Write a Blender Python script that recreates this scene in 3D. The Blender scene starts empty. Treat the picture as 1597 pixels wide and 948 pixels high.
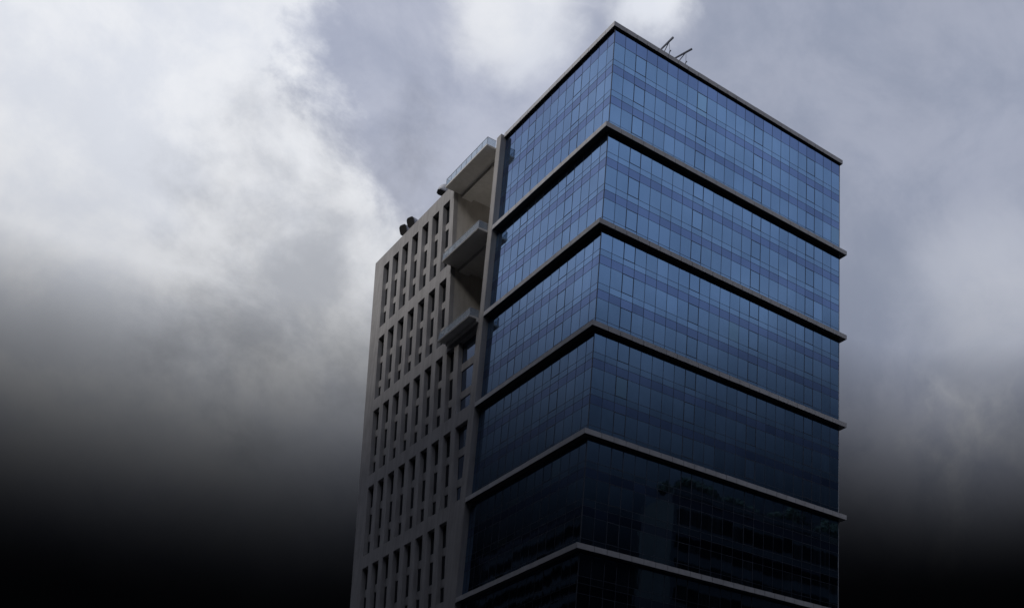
import bpy, math, random
from mathutils import Matrix, Vector

random.seed(11)
SC = bpy.context.scene
COL = SC.collection

# ------------------------------------------------------------------ camera
Z0 = 85.88                       # height above the ground of the second ledge's underside
YAW, PITCH, ROLL = 0.8213, 0.2806, 0.0037
fw = Vector((math.cos(YAW) * math.cos(PITCH), math.sin(YAW) * math.cos(PITCH), math.sin(PITCH)))
rt = Vector((math.sin(YAW), -math.cos(YAW), 0.0))
up = rt.cross(fw)
rt2 = rt * math.cos(ROLL) + up * math.sin(ROLL)
up2 = -rt * math.sin(ROLL) + up * math.cos(ROLL)
cam_d = bpy.data.cameras.new("camera")
cam = bpy.data.objects.new("camera", cam_d)
COL.objects.link(cam)
m = Matrix((rt2, up2, -fw)).transposed().to_4x4()
m.translation = Vector((-54.0546, -94.6075, Z0 - 84.2773))
cam.matrix_world = m
cam_d.sensor_fit = 'HORIZONTAL'
cam_d.sensor_width = 36.0
cam_d.lens = 36.0 * 1800.27 / 1597.0
cam_d.shift_x = (798.5 - 1303.45) / 1597.0
cam_d.shift_y = (948.04 - 474.0) / 1597.0
cam_d.clip_end = 6000
SC.camera = cam

# ------------------------------------------------------------------ light
SUN_YAW, SUN_EL = math.radians(183), math.radians(40)
sun_dir = Vector((math.cos(SUN_YAW) * math.cos(SUN_EL), math.sin(SUN_YAW) * math.cos(SUN_EL), math.sin(SUN_EL)))
sl = bpy.data.lights.new("sun", 'SUN')
sl.energy = 1.5
sl.angle = math.radians(18)
sl.color = (1.0, 0.96, 0.9)
so = bpy.data.objects.new("sun", sl)
so.rotation_euler = (-sun_dir).to_track_quat('-Z', 'Y').to_euler()
COL.objects.link(so)

world = bpy.data.worlds.new("World")
SC.world = world
world.use_nodes = True
wn, wl = world.node_tree.nodes, world.node_tree.links
wn.clear()


def N(tree, kind, **kw):
    n = tree.nodes.new(kind)
    for k, v in kw.items():
        setattr(n, k, v)
    return n


class G:
    """small helper to write node maths as code"""
    def __init__(s, tree):
        s.t = tree

    def put(s, sock, v):
        if hasattr(v, 'is_linked') or isinstance(v, bpy.types.NodeSocket):
            s.t.links.new(v, sock)
        else:
            sock.default_value = v

    def m(s, op, a, b=0.0, c=None, clamp=False):
        n = s.t.nodes.new('ShaderNodeMath')
        n.operation = op
        n.use_clamp = clamp
        s.put(n.inputs[0], a)
        s.put(n.inputs[1], b)
        if c is not None:
            s.put(n.inputs[2], c)
        return n.outputs[0]

    def dot(s, v, d):
        n = s.t.nodes.new('ShaderNodeVectorMath')
        n.operation = 'DOT_PRODUCT'
        s.put(n.inputs[0], v)
        n.inputs[1].default_value = d
        return n.outputs['Value']

    def scale(s, v, d):
        n = s.t.nodes.new('ShaderNodeVectorMath')
        n.operation = 'MULTIPLY'
        s.put(n.inputs[0], v)
        n.inputs[1].default_value = d
        return n.outputs[0]

    def noise(s, v, sc, det=5.0, rough=0.55, dist=0.0):
        n = s.t.nodes.new('ShaderNodeTexNoise')
        s.put(n.inputs['Vector'], v)
        n.inputs['Scale'].default_value = sc
        n.inputs['Detail'].default_value = det
        n.inputs['Roughness'].default_value = rough
        n.inputs['Distortion'].default_value = dist
        return n.outputs['Fac']

    def step(s, v, a, b, lo=0.0, hi=1.0):
        n = s.t.nodes.new('ShaderNodeMapRange')
        n.interpolation_type = 'SMOOTHSTEP'
        s.put(n.inputs['Value'], v)
        n.inputs['From Min'].default_value = a
        n.inputs['From Max'].default_value = b
        n.inputs['To Min'].default_value = lo
        n.inputs['To Max'].default_value = hi
        return n.outputs['Result']

    def lin(s, v, a, b, lo=0.0, hi=1.0):
        n = s.t.nodes.new('ShaderNodeMapRange')
        s.put(n.inputs['Value'], v)
        n.inputs['From Min'].default_value = a
        n.inputs['From Max'].default_value = b
        n.inputs['To Min'].default_value = lo
        n.inputs['To Max'].default_value = hi
        return n.outputs['Result']

    def mix(s, f, a, b):
        n = s.t.nodes.new('ShaderNodeMix')
        n.data_type = 'RGBA'
        s.put(n.inputs[0], f)
        s.put(n.inputs[6], a)
        s.put(n.inputs[7], b)
        return n.outputs[2]


def skydir(px, py):
    """direction of a spot in the sky (azimuth and height as surveyed)"""
    d = fw + rt2 * ((px - 1303.45) / 1800.27) - up2 * ((py - 948.04) / 1800.27)
    return d.normalized()


g = G(world.node_tree)
tc = N(world.node_tree, 'ShaderNodeTexCoord')
D = tc.outputs['Generated']
fbm = g.noise(D, 5.0, 8.0, 0.6, 0.25)            # cloud billows
fine = g.noise(D, 14.0, 6.0, 0.6, 0.2)
big = g.noise(D, 2.1, 3.0, 0.5)
wob = g.m('ADD', g.m('MULTIPLY', g.m('SUBTRACT', fbm, 0.5), 1.0), g.m('MULTIPLY', g.m('SUBTRACT', fine, 0.5), 0.55))


def lobe(px, py, r0, r1, wobble=0.10):
    """1 inside a cloud mass round that direction, 0 outside; ragged edge"""
    d = skydir(px, py)
    ang = g.m('ARCCOSINE', g.m('MINIMUM', g.dot(D, d), 0.99999))
    ang = g.m('ADD', ang, g.m('MULTIPLY', wob, wobble * 2.2))
    return g.step(ang, math.radians(r1), math.radians(r0))


# grey cloud cover: broken by itself all round, heavier masses where they stand
grey = g.step(g.m('ADD', g.m('MULTIPLY', big, 0.65), g.m('MULTIPLY', fbm, 0.5)), 0.36, 0.50)
right_mass = lobe(1560, 60, 14.0, 20.0, 0.05)
mid_mass = lobe(690, 130, 3.2, 6.2, 0.11)
mid_low = lobe(705, 235, 3.2, 6.4, 0.09)
roof_mass = lobe(900, 110, 1.5, 4.6, 0.07)
roof_low = lobe(1120, 60, 1.5, 4.5, 0.06)
bright_left = lobe(230, 120, 13.0, 20.0, 0.06)
bright_gap = lobe(1035, -10, 0.6, 2.6, 0.05)
bright_top = lobe(800, -10, 0.8, 3.2, 0.06)
pale_low = lobe(1560, 455, 1.5, 6.5, 0.05)
cover = g.m('MULTIPLY', grey, g.m('SUBTRACT', 1.0, g.m('MULTIPLY', bright_left, 0.93)))
for q in (right_mass, mid_mass, mid_low, roof_mass, roof_low):
    cover = g.m('MAXIMUM', cover, q)
for q, k in ((bright_gap, 0.95), (bright_top, 0.85), (pale_low, 0.3)):
    cover = g.m('MULTIPLY', cover, g.m('SUBTRACT', 1.0, g.m('MULTIPLY', q, k)))
# colours of the sunlit and the shaded cloud
tone = g.m('ADD', 0.9, g.m('MULTIPLY', fbm, 0.2))
white = g.mix(g.step(fine, 0.35, 0.65), (0.80, 0.83, 0.90, 1), (0.93, 0.945, 0.98, 1))
mott = g.step(g.noise(D, 9.0, 7.0, 0.62, 0.3), 0.34, 0.66)
greyc = g.mix(right_mass, g.mix(mott, (0.40, 0.435, 0.55, 1), (0.52, 0.55, 0.66, 1)), g.mix(mott, (0.305, 0.34, 0.44, 1), (0.385, 0.415, 0.515, 1)))
cl = g.mix(cover, white, greyc)
n_ = N(world.node_tree, 'ShaderNodeMix', data_type='RGBA', blend_type='MULTIPLY')
n_.inputs[0].default_value = 1.0
wl.new(cl, n_.inputs[6])
wl.new(tone, n_.inputs[7])
cl = n_.outputs[2]
# added dark bank that fades the low sky to black at the horizon, all the way round
el = g.m('ARCSINE', g.dot(D, (0.0, 0.0, 1.0)))
el = g.m('ADD', el, g.m('MULTIPLY', wob, 0.015))
lift = lobe(60, 640, 10.0, 27.0, 0.03)           # the bank hangs lower over on the left
el = g.m('ADD', el, g.m('MULTIPLY', lift, math.radians(2.7)))
lift2 = lobe(1560, 560, 4.0, 13.0, 0.03)
el = g.m('ADD', el, g.m('MULTIPLY', lift2, math.radians(2.1)))
fade = g.lin(el, math.radians(15.6), math.radians(30.8))
fade = g.m('POWER', fade, 3.0)
fade = g.m('MULTIPLY', fade, g.step(el, math.radians(24), math.radians(40), 0.6, 1.0))
dark_roll = lobe(470, 450, 2.5, 8.5, 0.12)
fade = g.m('MULTIPLY', fade, g.m('SUBTRACT', 1.0, g.m('MULTIPLY', dark_roll, 0.34)))
bank = g.mix(fade, (0.0012, 0.0013, 0.0015, 1), (1, 1, 1, 1))
n_ = N(world.node_tree, 'ShaderNodeMix', data_type='RGBA', blend_type='MULTIPLY')
n_.inputs[0].default_value = 1.0
wl.new(cl, n_.inputs[6])
wl.new(bank, n_.inputs[7])
cl = n_.outputs[2]
# clear sky that shines thinly through the cover
sky = N(world.node_tree, 'ShaderNodeTexSky')
sky.sky_type = 'NISHITA'
sky.sun_disc = False
sky.sun_elevation = SUN_EL
sky.sun_rotation = math.pi / 2 - SUN_YAW
bg_s = N(world.node_tree, 'ShaderNodeBackground')
bg_s.inputs['Strength'].default_value = 0.08
wl.new(sky.outputs[0], bg_s.inputs['Color'])
bg_c = N(world.node_tree, 'ShaderNodeBackground')
bg_c.inputs['Strength'].default_value = 1.0
wl.new(cl, bg_c.inputs['Color'])
mx = N(world.node_tree, 'ShaderNodeMixShader')
wl.new(g.m('SUBTRACT', 1.0, g.m('MULTIPLY', fade, 0.06)), mx.inputs[0])
wl.new(bg_s.outputs[0], mx.inputs[1])
wl.new(bg_c.outputs[0], mx.inputs[2])
wo = N(world.node_tree, 'ShaderNodeOutputWorld')
wl.new(mx.outputs[0], wo.inputs[0])
world.cycles.sampling_method = 'MANUAL'
world.cycles.sample_map_resolution = 1024

SC.view_settings.view_transform = 'Standard'
SC.view_settings.look = 'None'
SC.view_settings.exposure = 0.0
SC.view_settings.gamma = 1.0

# ------------------------------------------------------------------ materials


def new_mat(name):
    mt = bpy.data.materials.new(name)
    mt.use_nodes = True
    b = mt.node_tree.nodes['Principled BSDF']
    return mt, b, G(mt.node_tree)


def geo_pos(mt):
    return N(mt.node_tree, 'ShaderNodeNewGeometry').outputs['Position']


def concrete(name, col, col2, rough=0.85):
    mt, b, h = new_mat(name)
    P = geo_pos(mt)
    n1 = h.noise(P, 0.35, 6.0, 0.6)
    n2 = h.noise(h.scale(P, (1.6, 1.6, 0.12)), 1.0, 4.0, 0.6)     # run-off streaks
    f = h.step(h.m('ADD', h.m('MULTIPLY', n1, 0.45), h.m('MULTIPLY', n2, 0.55)), 0.38, 0.60)
    c = h.mix(f, col, col2)
    mt.node_tree.links.new(c, b.inputs['Base Color'])
    b.inputs['Roughness'].default_value = rough
    bp = N(mt.node_tree, 'ShaderNodeBump')
    bp.inputs['Strength'].default_value = 0.25
    bp.inputs['Distance'].default_value = 0.02
    mt.node_tree.links.new(h.noise(P, 6.0, 4.0), bp.inputs['Height'])
    mt.node_tree.links.new(bp.outputs[0], b.inputs['Normal'])
    return mt


def coated_glass(name, tint, inner, share=0.86, stripe=0.0, wave=0.004):
    """solar-control glass: a tinted mirror coat over a dim room"""
    mt, b, h = new_mat(name)
    t = mt.node_tree
    P = geo_pos(mt)
    oi = N(t, 'ShaderNodeObjectInfo')
    # tiny differences from pane to pane and within a pane
    v = h.lin(oi.outputs['Random'], 0, 1, 0.9, 1.06)
    soft = h.lin(h.noise(P, 0.12, 3.0), 0.3, 0.7, 0.93, 1.06)
    k = h.m('MULTIPLY', v, soft)
    mm = N(t, 'ShaderNodeMix', data_type='RGBA', blend_type='MULTIPLY')
    mm.inputs[0].default_value = 1.0
    mm.inputs[6].default_value = tint
    t.links.new(k, mm.inputs[7])
    t.links.new(mm.outputs[2], b.inputs['Base Color'])
    b.inputs['Metallic'].default_value = 1.0
    b.inputs['Roughness'].default_value = 0.035
    bp = N(t, 'ShaderNodeBump')
    bp.inputs['Strength'].default_value = 1.0
    bp.inputs['Distance'].default_value = wave
    t.links.new(h.noise(h.scale(P, (1.0, 1.0, 0.35)), 0.9, 2.0), bp.inputs['Height'])
    t.links.new(bp.outputs[0], b.inputs['Normal'])
    df = N(t, 'ShaderNodeBsdfDiffuse')
    if stripe:
        s1 = h.noise(h.scale(P, (7.0, 7.0, 0.03)), 1.0, 2.0, 0.7)
        ic = h.mix(h.step(s1, 0.42, 0.6), inner, tuple(min(1, x * (1 + stripe)) for x in inner[:3]) + (1,))
        t.links.new(ic, df.inputs['Color'])
    else:
        df.inputs['Color'].default_value = inner
    ms = N(t, 'ShaderNodeMixShader')
    ms.inputs[0].default_value = share
    t.links.new(df.outputs[0], ms.inputs[1])
    t.links.new(b.outputs[0], ms.inputs[2])
    t.links.new(ms.outputs[0], t.nodes['Material Output'].inputs[0])
    return mt


def plain(name, col, rough=0.5, metal=0.0, var=0.12, scale=1.5):
    mt, b, h = new_mat(name)
    P = geo_pos(mt)
    f = h.step(h.noise(P, scale, 5.0, 0.6), 0.3, 0.7)
    c = h.mix(f, tuple(x * (1 - var) for x in col) + (1,), tuple(min(1, x * (1 + var)) for x in col) + (1,))
    mt.node_tree.links.new(c, b.inputs['Base Color'])
    b.inputs['Roughness'].default_value = rough
    b.inputs['Metallic'].default_value = metal
    return mt


M = {
    'vision': coated_glass('blue_solar_glass', (0.21, 0.36, 0.58, 1), (0.03, 0.05, 0.085, 1), 0.9),
    'blind': coated_glass('blue_solar_glass_over_blinds', (0.205, 0.355, 0.575, 1), (0.04, 0.06, 0.09, 1), 0.88, 1.6),
    'pale': coated_glass('paler_solar_glass', (0.22, 0.385, 0.58, 1), (0.10, 0.13, 0.14, 1), 0.86),
    'spandrel': coated_glass('violet_blue_spandrel_glass', (0.155, 0.245, 0.455, 1), (0.02, 0.03, 0.06, 1), 0.9),
    'mullion': plain('dark_anodised_metal', (0.06, 0.07, 0.095), 0.4, 0.6),
    'fascia': plain('light_grey_metal_cladding', (0.55, 0.545, 0.56), 0.5, 0.0, 0.10, 0.8),
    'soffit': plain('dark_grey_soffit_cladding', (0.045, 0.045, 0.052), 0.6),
    'concrete': concrete('warm_grey_concrete', (0.325, 0.314, 0.314, 1), (0.42, 0.408, 0.408, 1)),
    'recess': concrete('beige_render', (0.50, 0.47, 0.43, 1), (0.60, 0.57, 0.53, 1)),
    'soffit_paint': concrete('pale_painted_concrete', (0.66, 0.64, 0.61, 1), (0.74, 0.72, 0.69, 1)),
    'core': plain('dark_interior', (0.02, 0.022, 0.026), 0.9),
    'winglass': coated_glass('dark_window_glass', (0.06, 0.075, 0.095, 1), (0.012, 0.014, 0.018, 1), 0.8),
    'bigglass': coated_glass('grey_blue_window_glass', (0.28, 0.37, 0.53, 1), (0.02, 0.025, 0.035, 1), 0.88),
    'frame': plain('bronze_window_frame', (0.05, 0.048, 0.05), 0.5, 0.4),
    'steel': plain('galvanised_steel', (0.42, 0.43, 0.46), 0.45, 0.5),
    'dsteel': plain('painted_grey_steel', (0.16, 0.165, 0.19), 0.5, 0.3),
    'cowl': plain('grey_sheet_metal_duct', (0.45, 0.46, 0.50), 0.5, 0.2),
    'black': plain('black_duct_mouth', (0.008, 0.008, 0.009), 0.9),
    'asphalt': plain('asphalt', (0.05, 0.05, 0.052), 0.9, 0.0, 0.3, 3.0),
    'neigh': plain('black_granite_cladding', (0.018, 0.018, 0.019), 0.7),
    'neighglass': coated_glass('dark_tower_glass', (0.014, 0.016, 0.019, 1), (0.01, 0.01, 0.012, 1), 0.8),
    'leaf': plain('foliage', (0.035, 0.048, 0.026), 0.7, 0.0, 0.4, 2.0),
}
mt, b, h = new_mat('railing_glass')
b.inputs['Base Color'].default_value = (0.55, 0.62, 0.72, 1)
b.inputs['Roughness'].default_value = 0.06
t = mt.node_tree
tr = N(t, 'ShaderNodeBsdfTransparent')
tr.inputs[0].default_value = (0.86, 0.91, 0.94, 1)
ms = N(t, 'ShaderNodeMixShader')
ms.inputs[0].default_value = 0.3
t.links.new(tr.outputs[0], ms.inputs[1])
t.links.new(b.outputs[0], ms.inputs[2])
t.links.new(ms.outputs[0], t.nodes['Material Output'].inputs[0])
M['rail_glass'] = mt

# ------------------------------------------------------------------ mesh helpers


class MB:
    def __init__(s):
        s.v, s.f = [], []

    def hexa(s, p):
        """eight corners: bottom four then top four, both counter-clockwise"""
        k = len(s.v)
        s.v += [tuple(q) for q in p]
        s.f += [(k, k + 3, k + 2, k + 1), (k + 4, k + 5, k + 6, k + 7), (k, k + 1, k + 5, k + 4),
                (k + 1, k + 2, k + 6, k + 5), (k + 2, k + 3, k + 7, k + 6), (k + 3, k, k + 4, k + 7)]
        return s

    def box(s, x0, x1, y0, y1, z0, z1):
        return s.hexa([(x0, y0, z0), (x1, y0, z0), (x1, y1, z0), (x0, y1, z0),
                       (x0, y0, z1), (x1, y0, z1), (x1, y1, z1), (x0, y1, z1)])

    def bar(s, a, b, r, r2=None, n=8):
        a, b = Vector(a), Vector(b)
        r2 = r if r2 is None else r2
        d = (b - a).normalized()
        u = d.orthogonal().normalized()
        w = d.cross(u)
        k = len(s.v)
        for c, rr in ((a, r), (b, r2)):
            for i in range(n):
                t_ = 2 * math.pi * i / n
                s.v.append(tuple(c + u * (rr * math.cos(t_)) + w * (rr * math.sin(t_))))
        for i in range(n):
            j = (i + 1) % n
            s.f.append((k + i, k + j, k + n + j, k + n + i))
        s.f.append(tuple(k + i for i in reversed(range(n))))
        s.f.append(tuple(k + n + i for i in range(n)))
        return s

    def mesh(s, name, mat, smooth=False):
        me = bpy.data.meshes.new(name)
        me.from_pydata(s.v, [], s.f)
        me.materials.append(M[mat])
        if smooth:
            for p in me.polygons:
                p.use_smooth = True
        me.update()
        return me


def add(name, me, parent=None, loc=(0, 0, 0), rot=(0, 0, 0), label=None, kind=None):
    o = bpy.data.objects.new(name, me)
    COL.objects.link(o)
    o.location = loc
    o.rotation_euler = rot
    if parent is not None:
        o.parent = parent
    if label:
        o['label'] = label
    if kind:
        o['kind'] = kind
    return o


def thing(name, label, cat, loc=(0, 0, 0), group=None):
    o = bpy.data.objects.new(name, None)
    COL.objects.link(o)
    o.location = loc
    o['label'] = label
    o['category'] = cat
    if group:
        o['group'] = group
    return o


# ------------------------------------------------------------------ ground
add('ground', MB().box(-1500, 1500, -1500, 1500, -0.5, 0.0).mesh('ground', 'asphalt'), kind='structure')

# ------------------------------------------------------------------ glass tower
LR, LG, PJ, HF, TOP = 34.36, 25.35, 0.70, 0.57, 13.65
PT = 0.30                        # overhang of the roof edge
tower = thing('glass_office_tower', 'tall blue mirror-glass office tower banded by grey ledges every three floors', 'building')
NR = 24
RB = [LR * i / NR for i in range(NR + 1)]                      # mullion lines, right face (x)
LB = [0.0, 1.45] + [1.45 + 1.775 * i for i in range(1, 14)] + [LG]   # left face (y)

# solid body behind the glass
add('core', MB().box(0.07, LR - 0.07, 0.07, LG - 0.01, 26.0, Z0 + TOP + 0.2).mesh('core', 'core'), tower)
add('podium', MB().box(0.02, LR - 0.02, 0.02, LG - 0.01, 0.0, 25.99).mesh('podium', 'neigh'), tower)
add('roof_deck', MB().box(0.0, LR, 0.0, LG - 0.01, Z0 + TOP + 0.21, Z0 + TOP + 0.3).mesh('roof_deck', 'concrete'), tower)

rows = []                       # (kind, top, bottom) relative to Z0
for tier in range(6):
    b0 = 12.0 - 12.0 * tier
    first = TOP if tier == 0 else b0
    if tier == 0:
        rows.append(('spandrel_panel', TOP, 11.78))
        rows.append(('window_pane', 11.78, 9.50))
    else:
        rows.append(('window_pane', b0, b0 - 2.48))
    t0 = 9.50 if tier == 0 else b0 - 2.48
    rows += [('transom_pane', t0, b0 - 3.20), ('spandrel_panel', b0 - 3.20, b0 - 4.22),
             ('window_pane', b0 - 4.22, b0 - 6.50), ('transom_pane', b0 - 6.50, b0 - 7.26),
             ('spandrel_panel', b0 - 7.26, b0 - 8.28), ('window_pane', b0 - 8.28, b0 - 10.62),
             ('transom_pane', b0 - 10.62, b0 - 12.0 + HF)]
MW, TW = 0.045, 0.04
pane_cache = {}


def pane_mesh(w, hgt, mat):
    key = (round(w, 3), round(hgt, 3), mat)
    if key not in pane_cache:
        pane_cache[key] = MB().box(-w / 2, w / 2, 0.0, 0.03, -hgt / 2, hgt / 2).mesh('pane', mat)
    return pane_cache[key]


mats = {'window_pane': 'vision', 'transom_pane': 'vision', 'spandrel_panel': 'spandrel'}
pale_spots = {(0, 'R', 8, 2), (0, 'R', 8, 1), (2, 'R', 22, 5), (3, 'R', 21, 2), (3, 'R', 21, 5), (3, 'R', 23, 1), (4, 'R', 22, 2)}
count = {}
rest = {}
for ri, (kind, zt, zb) in enumerate(rows):
    tier = max(0, int((12.0 - (zt + zb) / 2) // 12)) if zt < 12 else 0
    cells = []
    for i in range(max(len(RB), len(LB)) - 1):               # from the corner outwards
        if i < len(RB) - 1:
            cells.append(('R', i, RB[i], RB[i + 1]))
        if i < len(LB) - 1:
            cells.append(('L', i, LB[i], LB[i + 1]))
    for side, i, a, b_ in cells:
        w, hgt = b_ - a - MW, zt - zb - TW
        cx, cz = (a + b_) / 2, Z0 + (zt + zb) / 2
        mat = mats[kind]
        if kind != 'spandrel_panel':
            rr = random.random()
            in_tier = ri - (0 if tier == 0 else 9 + 8 * (tier - 1))
            if side == 'R' and (tier, 'R', i, in_tier) in pale_spots:
                mat = 'pale'
            elif rr < 0.006:
                mat = 'pale'
            elif rr < 0.42:
                mat = 'blind'
        loc = (cx, 0.0, cz) if side == 'R' else (0.0, cx, cz)
        ang = 0.0 if side == 'R' else -math.pi / 2
        tilt_x, tilt_z = random.gauss(0, 0.0018), random.gauss(0, 0.0022)
        count[kind] = count.get(kind, 0) + 1
        if count[kind] <= 300:
            add(kind, pane_mesh(w, hgt, mat), tower, loc, (tilt_x, 0, ang + tilt_z))
        else:
            R_ = Matrix.Translation(loc) @ Matrix.Rotation(ang + tilt_z, 4, 'Z') @ Matrix.Rotation(tilt_x, 4, 'X')
            mb = rest.setdefault((kind, mat), MB())
            c = [R_ @ Vector(q) for q in ((-w / 2, 0, -hgt / 2), (w / 2, 0, -hgt / 2), (w / 2, .03, -hgt / 2), (-w / 2, .03, -hgt / 2),
                                          (-w / 2, 0, hgt / 2), (w / 2, 0, hgt / 2), (w / 2, .03, hgt / 2), (-w / 2, .03, hgt / 2))]
            mb.hexa(c)
for kind in ('window_pane', 'transom_pane', 'spandrel_panel'):
    parts = [(mk[1], mb) for mk, mb in rest.items() if mk[0] == kind]
    if not parts:
        continue
    allm = MB()
    idx = []
    for si, (mat, mb) in enumerate(parts):
        k = len(allm.v)
        allm.v += mb.v
        allm.f += [tuple(q + k for q in f) for f in mb.f]
        idx += [si] * len(mb.f)
    me = allm.mesh(kind + '_rest', parts[0][0])
    for mat, _ in parts[1:]:
        me.materials.append(M[mat])
    me.polygons.foreach_set('material_index', idx)
    add({'window_pane': 'window_panes', 'transom_pane': 'transom_panes', 'spandrel_panel': 'spandrel_panels'}[kind], me, tower, kind='stuff')

# opening vents: a heavier dark frame round one pane in six
vcache = {}
for kind, zt, zb in rows:
    if kind != 'window_pane':
        continue
    for side, cells, arr in (('R', (2, 8, 14, 20), RB), ('L', (4, 10), LB)):
        for i in cells:
            w, hgt = arr[i + 1] - arr[i] - MW, zt - zb - TW
            key = (round(w, 3), round(hgt, 3))
            if key not in vcache:
                f_ = 0.038
                vm = MB()
                vm.box(-w / 2, w / 2, -0.022, -0.004, -hgt / 2, -hgt / 2 + f_)
                vm.box(-w / 2, w / 2, -0.022, -0.004, hgt / 2 - f_, hgt / 2)
                vm.box(-w / 2, -w / 2 + f_, -0.022, -0.004, -hgt / 2 + f_, hgt / 2 - f_)
                vm.box(w / 2 - f_, w / 2, -0.022, -0.004, -hgt / 2 + f_, hgt / 2 - f_)
                vcache[key] = vm.mesh('vent_frame', 'mullion')
            c_ = (arr[i] + arr[i + 1]) / 2
            z_ = Z0 + (zt + zb) / 2
            add('vent_frame', vcache[key], tower, (c_, 0, z_) if side == 'R' else (0, c_, z_), (0, 0, 0 if side == 'R' else -math.pi / 2))

# mullions (one per bay and tier) and transom bars (one per line and face)
for tier in range(6):
    b0 = TOP if tier == 0 else 12.0 - 12.0 * tier
    e0 = 12.0 - 12.0 * (tier + 1) + HF
    hgt = b0 - e0
    me = MB().box(-MW / 2, MW / 2, -0.014, 0.068, 0, hgt).mesh('mullion', 'mullion')
    for x in RB[1:-1]:
        add('mullion', me, tower, (x, 0, Z0 + e0))
    for y in LB[1:-1]:
        add('mullion', me, tower, (0, y, Z0 + e0), (0, 0, -math.pi / 2))
    add('corner_mullion', MB().box(-0.05, 0.028, -0.05, 0.028, 0, hgt).mesh('corner_mullion', 'mullion'), tower, (0, 0, Z0 + e0))
    add('end_mullion', MB().box(LR - 0.027, LR + 0.04, -0.045, 0.3, 0, hgt).mesh('end_mullion', 'steel'), tower, (0, 0, Z0 + e0))
for kind, zt, zb in rows:
    if abs(zt - TOP) < 1e-6 or any(abs(zt - (12.0 - 12.0 * t_)) < 1e-6 for t_ in range(1, 6)):
        continue
    mr, ml = MB(), MB()
    for i in range(NR):
        mr.box(RB[i] + MW / 2, RB[i + 1] - MW / 2, -0.010, 0.06, -TW / 2, TW / 2)
    for i in range(len(LB) - 1):
        ml.box(-0.010, 0.06, LB[i] + MW / 2, LB[i + 1] - MW / 2, -TW / 2, TW / 2)
    add('transom', mr.mesh('transom', 'mullion'), tower, (0, 0, Z0 + zt))
    add('transom', ml.mesh('transom', 'mullion'), tower, (0, 0, Z0 + zt))

# ledges: clad fascia over a dark soffit, and the roof edge
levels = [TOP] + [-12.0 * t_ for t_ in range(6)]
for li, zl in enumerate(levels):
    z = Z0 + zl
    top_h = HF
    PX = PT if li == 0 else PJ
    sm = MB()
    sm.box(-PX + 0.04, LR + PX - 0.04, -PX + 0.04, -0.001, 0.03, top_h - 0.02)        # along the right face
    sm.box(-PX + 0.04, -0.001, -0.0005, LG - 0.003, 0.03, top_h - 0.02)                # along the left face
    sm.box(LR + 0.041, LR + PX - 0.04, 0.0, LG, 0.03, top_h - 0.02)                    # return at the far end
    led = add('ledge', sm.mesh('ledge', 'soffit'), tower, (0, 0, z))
    # cap plate
    cm = MB()
    cm.box(-PX + 0.045, LR + PX - 0.045, -PX + 0.045, -0.05, top_h - 0.018, top_h - 0.004)
    cm.box(-PX + 0.045, -0.05, -0.049, LG - 0.004, top_h - 0.018, top_h - 0.004)
    add('cap', cm.mesh('cap', 'fascia'), led)
    joints = [-PX] + [x - 0.2 for x in RB[1:-1]] + [LR + PX]
    for i in range(len(joints) - 1):
        a, b_ = joints[i] + 0.024, joints[i + 1] - 0.024
        dz = random.uniform(-.006, .006)
        add('fascia_panel', MB().box(a if i else -PX, b_ if i < len(joints) - 2 else LR + PX, -PX, -PX + 0.035, 0 + dz, top_h + dz).mesh('fascia_panel', 'fascia'),
            led, (0, random.uniform(-.004, .004), 0))
    joints = [-PX + 0.036] + [y + 0.15 for y in LB[1:-1]] + [LG - 0.004]
    for i in range(len(joints) - 1):
        a, b_ = joints[i] + 0.024, joints[i + 1] - 0.024
        dz = random.uniform(-.006, .006)
        add('fascia_panel', MB().box(-PX, -PX + 0.035, a, b_, 0 + dz, top_h + dz).mesh('fascia_panel', 'fascia'),
            led, (random.uniform(-.004, .004), 0, 0))
    add('end_panel', MB().box(LR + PX - 0.036, LR + PX - 0.001, -PX + 0.04, LG, 0, top_h).mesh('end_panel', 'fascia'), led)

# ------------------------------------------------------------------ concrete wing (its frame rakes towards the tower)
KS, ZR = 0.13, 11.7
XF = -PJ                                   # front plane


def sh(y, z):                              # raked line: y at the reference height -> y at height z
    return y + KS * (z - ZR)


wing = thing('concrete_office_wing', 'warm grey concrete office wing with a deep grid of narrow windows', 'building')
CL = [61.41 - 3.323 * i for i in range(8)]
CR = [c - 2.08 for c in CL]
CL[7], CR[7] = 38.2, 36.15
YE, YV, YW, YP = 64.45, 38.2, 34.9, 26.5    # left end, edge of the balcony recess, wide-window edge, pilaster
WX = 0.58                                   # thickness of the frame in front of the windows
WTOP = 13.75
groups = [(11.6, 0.8), (-1.05, -11.2), (-13.05, -23.2), (-25.05, -35.2), (-37.05, -47.2), (-49.05, -59.2)]


def pris(mb, ya, yb, z0, z1, x0=XF, x1=XF + WX, rake_a=True, rake_b=True):
    """upright slab of wall between two edges (ya < yb), raked or plumb"""
    A = lambda y, z, rk: sh(y, z) if rk else y
    mb.hexa([(x0, A(ya, z0, rake_a), Z0 + z0), (x1, A(ya, z0, rake_a), Z0 + z0), (x1, A(yb, z0, rake_b), Z0 + z0), (x0, A(yb, z0, rake_b), Z0 + z0),
             (x0, A(ya, z1, rake_a), Z0 + z1), (x1, A(ya, z1, rake_a), Z0 + z1), (x1, A(yb, z1, rake_b), Z0 + z1), (x0, A(yb, z1, rake_b), Z0 + z1)])


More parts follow.
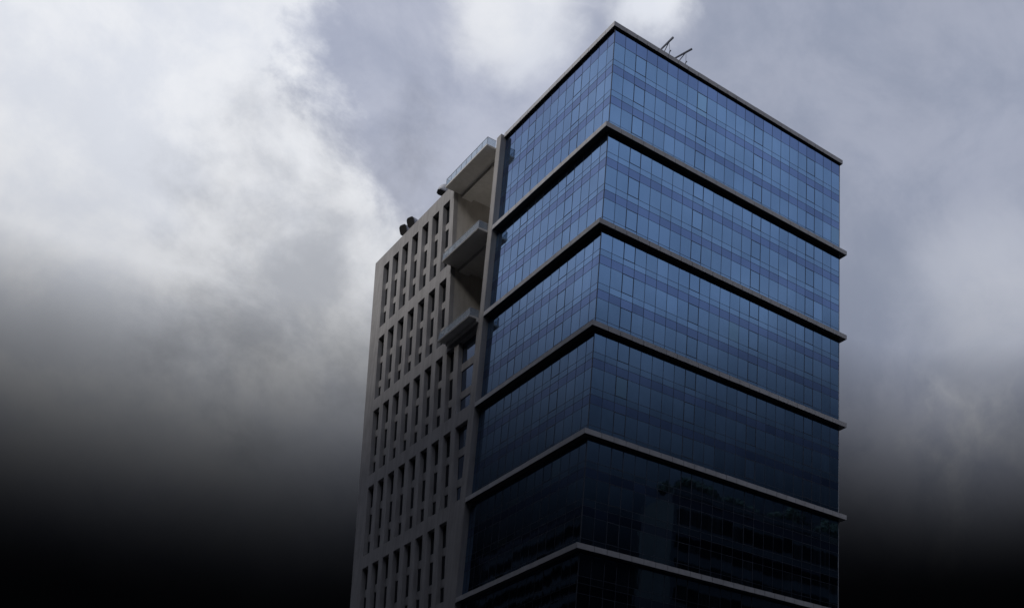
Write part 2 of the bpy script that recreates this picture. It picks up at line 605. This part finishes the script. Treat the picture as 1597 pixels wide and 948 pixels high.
DX = 20.0                                  # wing depth
wall = MB()
zprev = WTOP
for gi, (zt, zb) in enumerate(groups):
    up_ = gi < 2
    if up_:                                # band above the openings
        pris(wall, YV, YE, zt, zprev)
    else:
        pris(wall, YP + 0.002, YE, zt, zprev, rake_a=False)
    ncol = 7 if up_ else 8
    edges = [YE]
    for c in range(ncol):
        edges += [CL[c], CR[c]]
    for c in range(ncol):                  # piers, left to right
        pris(wall, CL[c], edges[2 * c], zb, zt)
    if up_:
        pris(wall, YV, CR[6], zb, zt)
    elif sh(YW, zb) > 27.9:
        pris(wall, YW, CR[7], zb, zt)
        pris(wall, YP + 0.002, 26.8, zb, zt, rake_a=False, rake_b=False)
    else:
        pris(wall, YP + 0.002, CR[7], zb, zt, rake_a=False)
    zprev = zb
    if gi == 1:
        # close the upper part below the recess
        pris(wall, YV, YE, -12.2, zb)
        zprev = -12.2
pris(wall, YP + 0.002, YE, -66.0, zprev, rake_a=False)
w_o = add('wall', wall.mesh('wall', 'concrete'), wing)
# body behind the frame
body = MB()
zs = [(WTOP - 0.8, -12.2), ]
pris(body, YV + 0.35, YE, -12.2, WTOP - 0.8, XF + WX + 0.06, DX)
pris(body, LG + 0.02, YE, -66.0, -12.21, XF + WX + 0.06, DX, rake_a=False)
add('inner_body', body.mesh('inner_body', 'core'), wing)
base = MB().box(XF, DX, LG + 0.02, sh(YE, -66.0), 0.0, Z0 - 66.001)
add('base_wall', base.mesh('base_wall', 'concrete'), wing)
par = MB()
pris(par, YV, YE, WTOP - 0.79, WTOP - 0.3, XF + WX + 0.001, DX)
add('roof_deck', par.mesh('roof_deck', 'concrete'), wing)
endw = MB()
pris(endw, YE + 0.001, YE + 0.3, -66.0, WTOP, XF, DX)
add('end_wall', endw.mesh('end_wall', 'concrete'), wing)

# recess behind the balconies
rec = MB()
pris(rec, YV + 0.001, YV + 0.34, -12.19, WTOP - 0.81, XF + WX + 0.001, 9.0)          # flank wall that faces the street
rec_o = add('recess_flank_wall', rec.mesh('recess_flank_wall', 'recess'), wing)
rec = MB()
pris(rec, LG + 0.1, YV, -12.19, WTOP - 0.81, 9.01, 9.3, rake_a=False)
add('recess_back_wall', rec.mesh('recess_back_wall', 'recess'), wing)
# tower side of the recess
add('recess_tower_wall', MB().box(0.6, 9.0, LG + 0.02, LG + 0.3, Z0 - 12.19, Z0 + WTOP - 0.81).mesh('recess_tower_wall', 'recess'), wing)

# pilaster between wing and tower
pm = MB()
for i in range(7):
    zt = 13.95 if i == 0 else 12.0 - 12.0 * i - 0.01
    zb = 12.0 - 12.0 * (i + 1)
    pm.box(XF - 0.002, 0.55, LG, YP, Z0 + zb, Z0 + zt)
add('pilaster', pm.mesh('pilaster', 'concrete'), wing)

# windows: pane > frame, with a set-back spandrel between
wcache = {}


def window(yl, yr, zt, zb, mat, label=None, plumb_r=False, split=False):
    """yl > yr at the reference height; a raked window in its opening"""
    hgt = zt - zb
    key = (round(yl - yr, 3), round(hgt, 3), mat, plumb_r, round(zt, 2) if plumb_r else 0, split)
    lean = KS * hgt
    base_y = sh(yr, zb) if not plumb_r else yr
    if key not in wcache or plumb_r:
        wl_b = (sh(yl, zb) - base_y)
        ra, la = (0 if plumb_r else lean), lean
        x0, x1 = XF + WX, XF + WX + 0.03
        f = 0.06

        def q(u, z, inset=0.0):
            z = min(max(z, inset), hgt - inset)
            lo = ra * z / hgt + inset
            hi = wl_b + la * z / hgt - inset
            return lo + (hi - lo) * u
        p = MB()
        p.hexa([(x0, q(0, 0, f), f), (x1, q(0, 0, f), f), (x1, q(1, 0, f), f), (x0, q(1, 0, f), f),
                (x0, q(0, hgt, f), hgt - f), (x1, q(0, hgt, f), hgt - f), (x1, q(1, hgt, f), hgt - f), (x0, q(1, hgt, f), hgt - f)])
        fr = MB()
        xa, xb = x0 - 0.03, x1 + 0.02

        def strip(a, b_, c, d):
            fr.hexa([(xa, a[0], a[1]), (xb, a[0], a[1]), (xb, b_[0], b_[1]), (xa, b_[0], b_[1]),
                     (xa, d[0], d[1]), (xb, d[0], d[1]), (xb, c[0], c[1]), (xa, c[0], c[1])])
        o0, o1, o2, o3 = (q(0, 0), 0), (q(1, 0), 0), (q(1, hgt), hgt), (q(0, hgt), hgt)
        i0, i1, i2, i3 = (q(0, 0, f), f), (q(1, 0, f), f), (q(1, hgt, f), hgt - f), (q(0, hgt, f), hgt - f)
        strip(o0, o1, i1, i0)
        strip(i3, i2, o2, o3)
        strip(o0, i0, i3, o3)
        strip(i1, o1, o2, i2)
        if split:
            ym = (q(0, 0) + q(1, 0)) / 2
            fr.box(xa, xb, ym - 0.03, ym + 0.03, f, hgt - f)
        wcache[key] = (p.mesh('window', mat), fr.mesh('frame', 'frame'))
    pm_, fm_ = wcache[key]
    o = add('window', pm_, wing, (0, base_y, Z0 + zb), label=label)
    add('frame', fm_, o)
    return o


spcache = {}
for gi, (zt, zb) in enumerate(groups):
    z1, z2, z3, z4 = zt - 2.95, zt - 4.0, zt - 6.95, zt - 8.0
    spans = [(zt, z1), (z2, z3), (z4, zb)]
    sps = [(z1, z2), (z3, z4)]
    for c in range(7 if gi < 2 else 8):
        for a, b_ in spans:
            window(CL[c] - 0.004, CR[c] + 0.004, a - 0.004, b_ + 0.004, 'winglass')
        for a, b_ in sps:
            key = (round(CL[c] - CR[c], 2), round(a - b_, 2))
            if key not in spcache:
                w, hh = CL[c] - CR[c] - 0.01, a - b_ - 0.01
                ln = KS * hh
                x0, x1 = XF + WX - 0.10, XF + WX + 0.05
                spcache[key] = MB().hexa([(x0, 0, 0), (x1, 0, 0), (x1, w, 0), (x0, w, 0),
                                          (x0, ln, hh), (x1, ln, hh), (x1, w + ln, hh), (x0, w + ln, hh)]).mesh('spandrel_panel', 'concrete')
            add('spandrel_panel', spcache[key], wing, (0, sh(CR[c] + 0.005, b_ + 0.005), Z0 + b_ + 0.005))
    if gi >= 2 and sh(YW, zb) > 27.9:
        for a, b_ in spans:
            window(YW - 0.004, 26.804, a - 0.004, b_ + 0.004, 'bigglass', plumb_r=True)
        for a, b_ in sps:
            x0, x1 = XF + WX - 0.10, XF + WX + 0.05
            yb0, yb1 = sh(YW - 0.005, b_), sh(YW - 0.005, a)
            s_ = MB().hexa([(x0, 26.805, Z0 + b_ + .005), (x1, 26.805, Z0 + b_ + .005), (x1, yb0, Z0 + b_ + .005), (x0, yb0, Z0 + b_ + .005),
                            (x0, 26.805, Z0 + a - .005), (x1, 26.805, Z0 + a - .005), (x1, yb1, Z0 + a - .005), (x0, yb1, Z0 + a - .005)])
            add('spandrel_panel', s_.mesh('spandrel_panel', 'concrete'), wing)

# balconies: slab, beam, glass railing on posts
S_OUT = 1.25
for bi, (zs_, rail_h, lab) in enumerate(((12.25, 1.0, 'roof slab over the recess with thin glass railing'),
                                         (0.15, 0.95, 'middle balcony with glass railing'),
                                         (-12.0, 0.95, 'lowest balcony with glass railing'))):
    th = 0.22
    yl = sh(YV, zs_) + 0.02
    y0 = YP + 0.004
    slab = MB().box(XF - S_OUT, XF - 0.003, y0, yl, 0, th)
    if bi < 2:
        slab = MB().hexa([(XF - S_OUT, y0, 0), (XF - 0.004, y0, 0), (XF - 0.004, yl, 0), (XF - S_OUT, yl, 0),
                          (XF - S_OUT, y0, th), (XF - 0.004, y0, th), (XF - 0.004, yl, th), (XF - S_OUT, yl, th)])
        slab.box(XF - 0.0039, 8.99, y0 + 0.0, sh(YV, zs_) - 0.004, 0.0, th)
    bal = add('balcony', slab.mesh('balcony', 'soffit_paint'), wing, (0, 0, Z0 + zs_), label=lab)
    if bi < 2:
        add('beam', MB().box(0.35, 1.75, y0, sh(YV, zs_) - 0.01, -0.5, -0.002).mesh('beam', 'soffit_paint'), bal)
    else:
        add('beam', MB().box(XF - 0.32, XF - 0.004, y0, yl - 0.3, -0.35, -0.002).mesh('beam', 'soffit_paint'), bal)
    npan = 8 if bi == 0 else 6
    xo = XF - S_OUT + 0.05
    pw = (yl - 0.06 - (y0 + 0.05)) / npan
    pane = MB().box(-0.008, 0.008, 0.03, pw - 0.03, 0.06, rail_h).mesh('railing_pane', 'rail_glass')
    post = MB().box(-0.025, 0.025, -0.025, 0.025, 0.0, rail_h + 0.03).mesh('post', 'steel')
    for i in range(npan + 1):
        add('post', post, bal, (xo, y0 + 0.05 + pw * i, th))
        if i < npan:
            add('railing_pane', pane, bal, (xo, y0 + 0.05 + pw * i, th))
    add('handrail', MB().box(xo - 0.03, xo + 0.03, y0 + 0.02, yl - 0.03, rail_h + 0.031, rail_h + 0.075).mesh('handrail', 'steel'), bal, (0, 0, th))
    for ye in (y0 + 0.05, yl - 0.06):
        add('railing_pane', MB().box(xo + 0.04, XF - 0.05, -0.008, 0.008, 0.06, rail_h).mesh('railing_pane', 'rail_glass'), bal, (0, ye, th))
        add('handrail', MB().box(xo + 0.031, XF - 0.02, -0.03, 0.03, rail_h + 0.031, rail_h + 0.075).mesh('handrail', 'steel'), bal, (0, ye, th))
    if bi:
        add('edge_trim', MB().box(XF - S_OUT - 0.03, XF - S_OUT - 0.002, y0, yl, th - 0.12, th + 0.02).mesh('edge_trim', 'steel'), bal)

# ------------------------------------------------------------------ roof-top equipment


def cowl(loc, R, rad, yaw, bend, label):
    """gooseneck exhaust: upright duct, bent round hood with a collar, black mouth"""
    root = thing('exhaust_cowl', label, 'roof vent', loc, 'exhaust cowls on the wing roof')
    root.rotation_euler = (0, 0, yaw)
    n, k = 14, 16

    def ring(a, rr, shift=0.0):
        c, s_ = math.cos(a), math.sin(a)
        o = []
        for j in range(k):
            t_ = 2 * math.pi * (j + .5) / k
            cx_, cy_ = math.cos(t_), math.sin(t_)
            q = max(abs(cx_), abs(cy_)) ** 0.8          # rounded square section
            q_ = (R + rr * cx_ / q, rr * cy_ / q)
            o.append((q_[0] * c - s_ * shift, q_[1], q_[0] * s_ + c * shift))
        return o

    def loft(rings, cap0=True, cap1=True):
        mb = MB()
        for r_ in rings:
            mb.v += r_
        for i in range(len(rings) - 1):
            for j in range(k):
                mb.f.append((i * k + j, i * k + (j + 1) % k, (i + 1) * k + (j + 1) % k, (i + 1) * k + j))
        if cap0:
            mb.f.append(tuple(reversed(range(k))))
        if cap1:
            e = (len(rings) - 1) * k
            mb.f.append(tuple(e + j for j in range(k)))
        return mb
    B = math.radians(bend)
    ho = add('hood', loft([ring(B * i / n, rad) for i in range(n + 1)]).mesh('hood', 'cowl', True), root)
    add('collar', loft([ring(B, rad * 1.06, 0.0), ring(B, rad * 1.06, 0.10)]).mesh('collar', 'dsteel'), ho)
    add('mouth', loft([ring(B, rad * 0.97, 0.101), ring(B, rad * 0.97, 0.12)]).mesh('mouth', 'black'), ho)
    z_ = (Z0 + WTOP - 0.3) - loc[2]
    base_ = ring(0.0, rad)
    add('duct', loft([[(p[0], p[1], z_) for p in base_], [(p[0], p[1], -0.002) for p in base_]]).mesh('duct', 'cowl', True), root)
    return root


cowl((0.85, 58.6, Z0 + 15.85), 1.1, 0.72, 0.3, 110, 'black-mouthed exhaust cowl at the outer edge of the concrete wing roof')
cowl((0.85, 56.0, Z0 + 15.85), 1.1, 0.72, 0.3, 110, 'second black-mouthed exhaust cowl from the outer edge of the wing roof')
cowl((0.9, 44.2, Z0 + 15.6), 0.8, 0.7, -0.25, 172, 'large rounded grey cowl beside the top balcony railing')


def davit(a, tip, sb, st, hook, label):
    root = thing('davit_arm', label, 'roof davit', (a[0], a[1], Z0 + 13.53), 'davit arms on the tower roof')
    L = lambda p: (p[0] - a[0], p[1] - a[1], p[2] + Z0 - (Z0 + 13.53))
    add('boom', MB().bar(L(a), L(tip), 0.10, 0.13).mesh('boom', 'dsteel'), root)
    add('strut', MB().bar(L(sb), L(st), 0.05).mesh('strut', 'dsteel'), root)
    add('post', MB().bar((0, 0, 0), L(a), 0.11).mesh('post', 'dsteel'), root)
    add('post', MB().bar((sb[0] - a[0], sb[1] - a[1], 0), L(sb), 0.06).mesh('post', 'dsteel'), root)
    add('cable', MB().bar(L(st), L(hook), 0.022).mesh('cable', 'dsteel'), root)
    hk = MB().bar(L(hook), (L(hook)[0] + 0.12, L(hook)[1], L(hook)[2] + 0.22), 0.07)
    hk.bar(L(hook), (L(hook)[0] - 0.25, L(hook)[1] + 0.2, 0.02), 0.05)
    add('winch', hk.mesh('winch', 'dsteel'), root)


davit((6.34, 0.3, 14.9), (7.84, 0.3, 17.43), (6.85, 0.5, 14.9), (7.34, 0.3, 16.5), (7.5, 0.3, 15.25), 'steeper grey davit arm nearer the tower corner')
davit((8.29, 0.3, 14.8), (10.52, 0.3, 17.44), (8.95, 0.5, 14.9), (9.77, 0.3, 16.55), (9.8, 0.3, 15.1), 'lower-leaning grey davit arm farther from the tower corner')

# ------------------------------------------------------------------ slab added out of view to shade the left faces (mirrored low in the glass)
LX0, LX1, LY0, LY1, LH, LT, LYT = -92.0, -60.0, -140.0, 150.0, 86.0, 128.0, 95.0
st = thing('unseen_shade_slab', 'added dark slab block out of view with a taller shading wing, mirrored as darkness in the lower left glass', 'building', (LX0, LY0, 0))
LD = LX1 - LX0
add('wall', MB().box(0, LD, LYT - LY0 + 0.002, LY1 - LY0, 0, LH).mesh('wall', 'neigh'), st)
add('unseen_shade_wing', MB().box(0, LD, 0, LYT - LY0, 0, LT).mesh('unseen_shade_wing', 'neigh'), st)  # unseen taller part, added to shade the lower concrete wing
for fl in range(30):
    zf = 4.0 + fl * 4.1
    ye = LYT - LY0 if zf > LH - 4 else LY1 - LY0
    add('window_band', MB().box(LD + 0.002, LD + 0.06, 0.6, ye - 0.6, zf, zf + 2.4).mesh('window_band', 'neighglass'), st)
add('parapet', MB().box(LD - 0.4, LD + 0.15, LYT - LY0 + 0.01, LY1 - LY0, LH + 0.001, LH + 1.1).mesh('parapet', 'neigh'), st)
add('parapet', MB().box(LD - 0.4, LD + 0.15, 0, LYT - LY0, LT + 0.001, LT + 1.1).mesh('parapet', 'neigh'), st)

# ------------------------------------------------------------------ block across the street (seen in the glass)
nb = thing('street_block', 'dark office block across the street mirrored in the lower right glass, with an added shading wing out of view', 'building', (38, -49, 0))
NX, NY, NH = 50.0, 9.0, 66.0
add('wall', MB().box(0, NX, 0, NY, 0, NH).mesh('wall', 'neigh'), nb)
for fl in range(15):
    zf = 4.0 + fl * 4.1
    add('window_band', MB().box(0.6, NX - 0.6, NY + 0.002, NY + 0.06, zf, zf + 2.4).mesh('window_band', 'neighglass'), nb)
add('podium', MB().box(0, NX, -65.0, -0.002, 0, 14.0).mesh('podium', 'neigh'), nb)  # added link from the block to its unseen shading wing
TX0, TX1, TY0, TY1, TH = -70.0, 6.0, -75.0, -30.0, 128.0       # unseen wing beside the camera, added to shade the lower right face
add('unseen_shade_wing', MB().box(TX0, -0.002, TY0, TY1, 0, TH).mesh('unseen_shade_wing', 'neigh'), nb)
for fl in range(30):
    zf = 4.0 + fl * 4.1
    add('window_band', MB().box(TX0 + 0.6, -0.6, TY1 + 0.002, TY1 + 0.06, zf, zf + 2.4).mesh('window_band', 'neighglass'), nb)
pp = MB()
pp.box(0, NX, NY - 0.4, NY + 0.15, NH + 0.001, NH + 1.1)
add('parapet', pp.mesh('parapet', 'neigh'), nb)
add('stair_head', MB().box(24, 33, 1, 6, NH + 0.001, NH + 4.2).mesh('stair_head', 'neigh'), nb)
for i in range(18):
    x = 39.0 + 2.75 * i + random.uniform(-1, 1)
    y = -41.8 + random.uniform(-2.0, 0.0)
    hh = random.uniform(2.4, 5.2) + (1.6 if i > 11 else 0)
    tr_ = thing('roof_shrub', 'dark shrub on the roof edge of the block mirrored in the glass', 'shrub', (x, y, NH), 'shrubs on the roof across the street')
    add('trunk', MB().bar((0, 0, 0), (0.1, 0, hh * 0.6), 0.12, 0.05, 6).mesh('trunk', 'neigh'), tr_)
    cr = MB()
    for k in range(900):
        v = Vector((random.gauss(0, 1), random.gauss(0, 1), random.gauss(0, 1))).normalized() * (random.random() ** 0.4)
        c = Vector((v.x * 2.1, v.y * 1.6, hh * 0.62 + v.z * hh * 0.42))
        u = Vector((random.gauss(0, 1), random.gauss(0, 1), random.gauss(0, 1))).normalized()
        w_ = u.orthogonal().normalized()
        s_ = random.uniform(0.15, 0.34)
        kk = len(cr.v)
        cr.v += [tuple(c + u * s_), tuple(c + w_ * s_ * .6), tuple(c - u * s_), tuple(c - w_ * s_ * .6)]
        cr.f.append((kk, kk + 1, kk + 2, kk + 3))
    add('crown', cr.mesh('crown', 'leaf'), tr_)
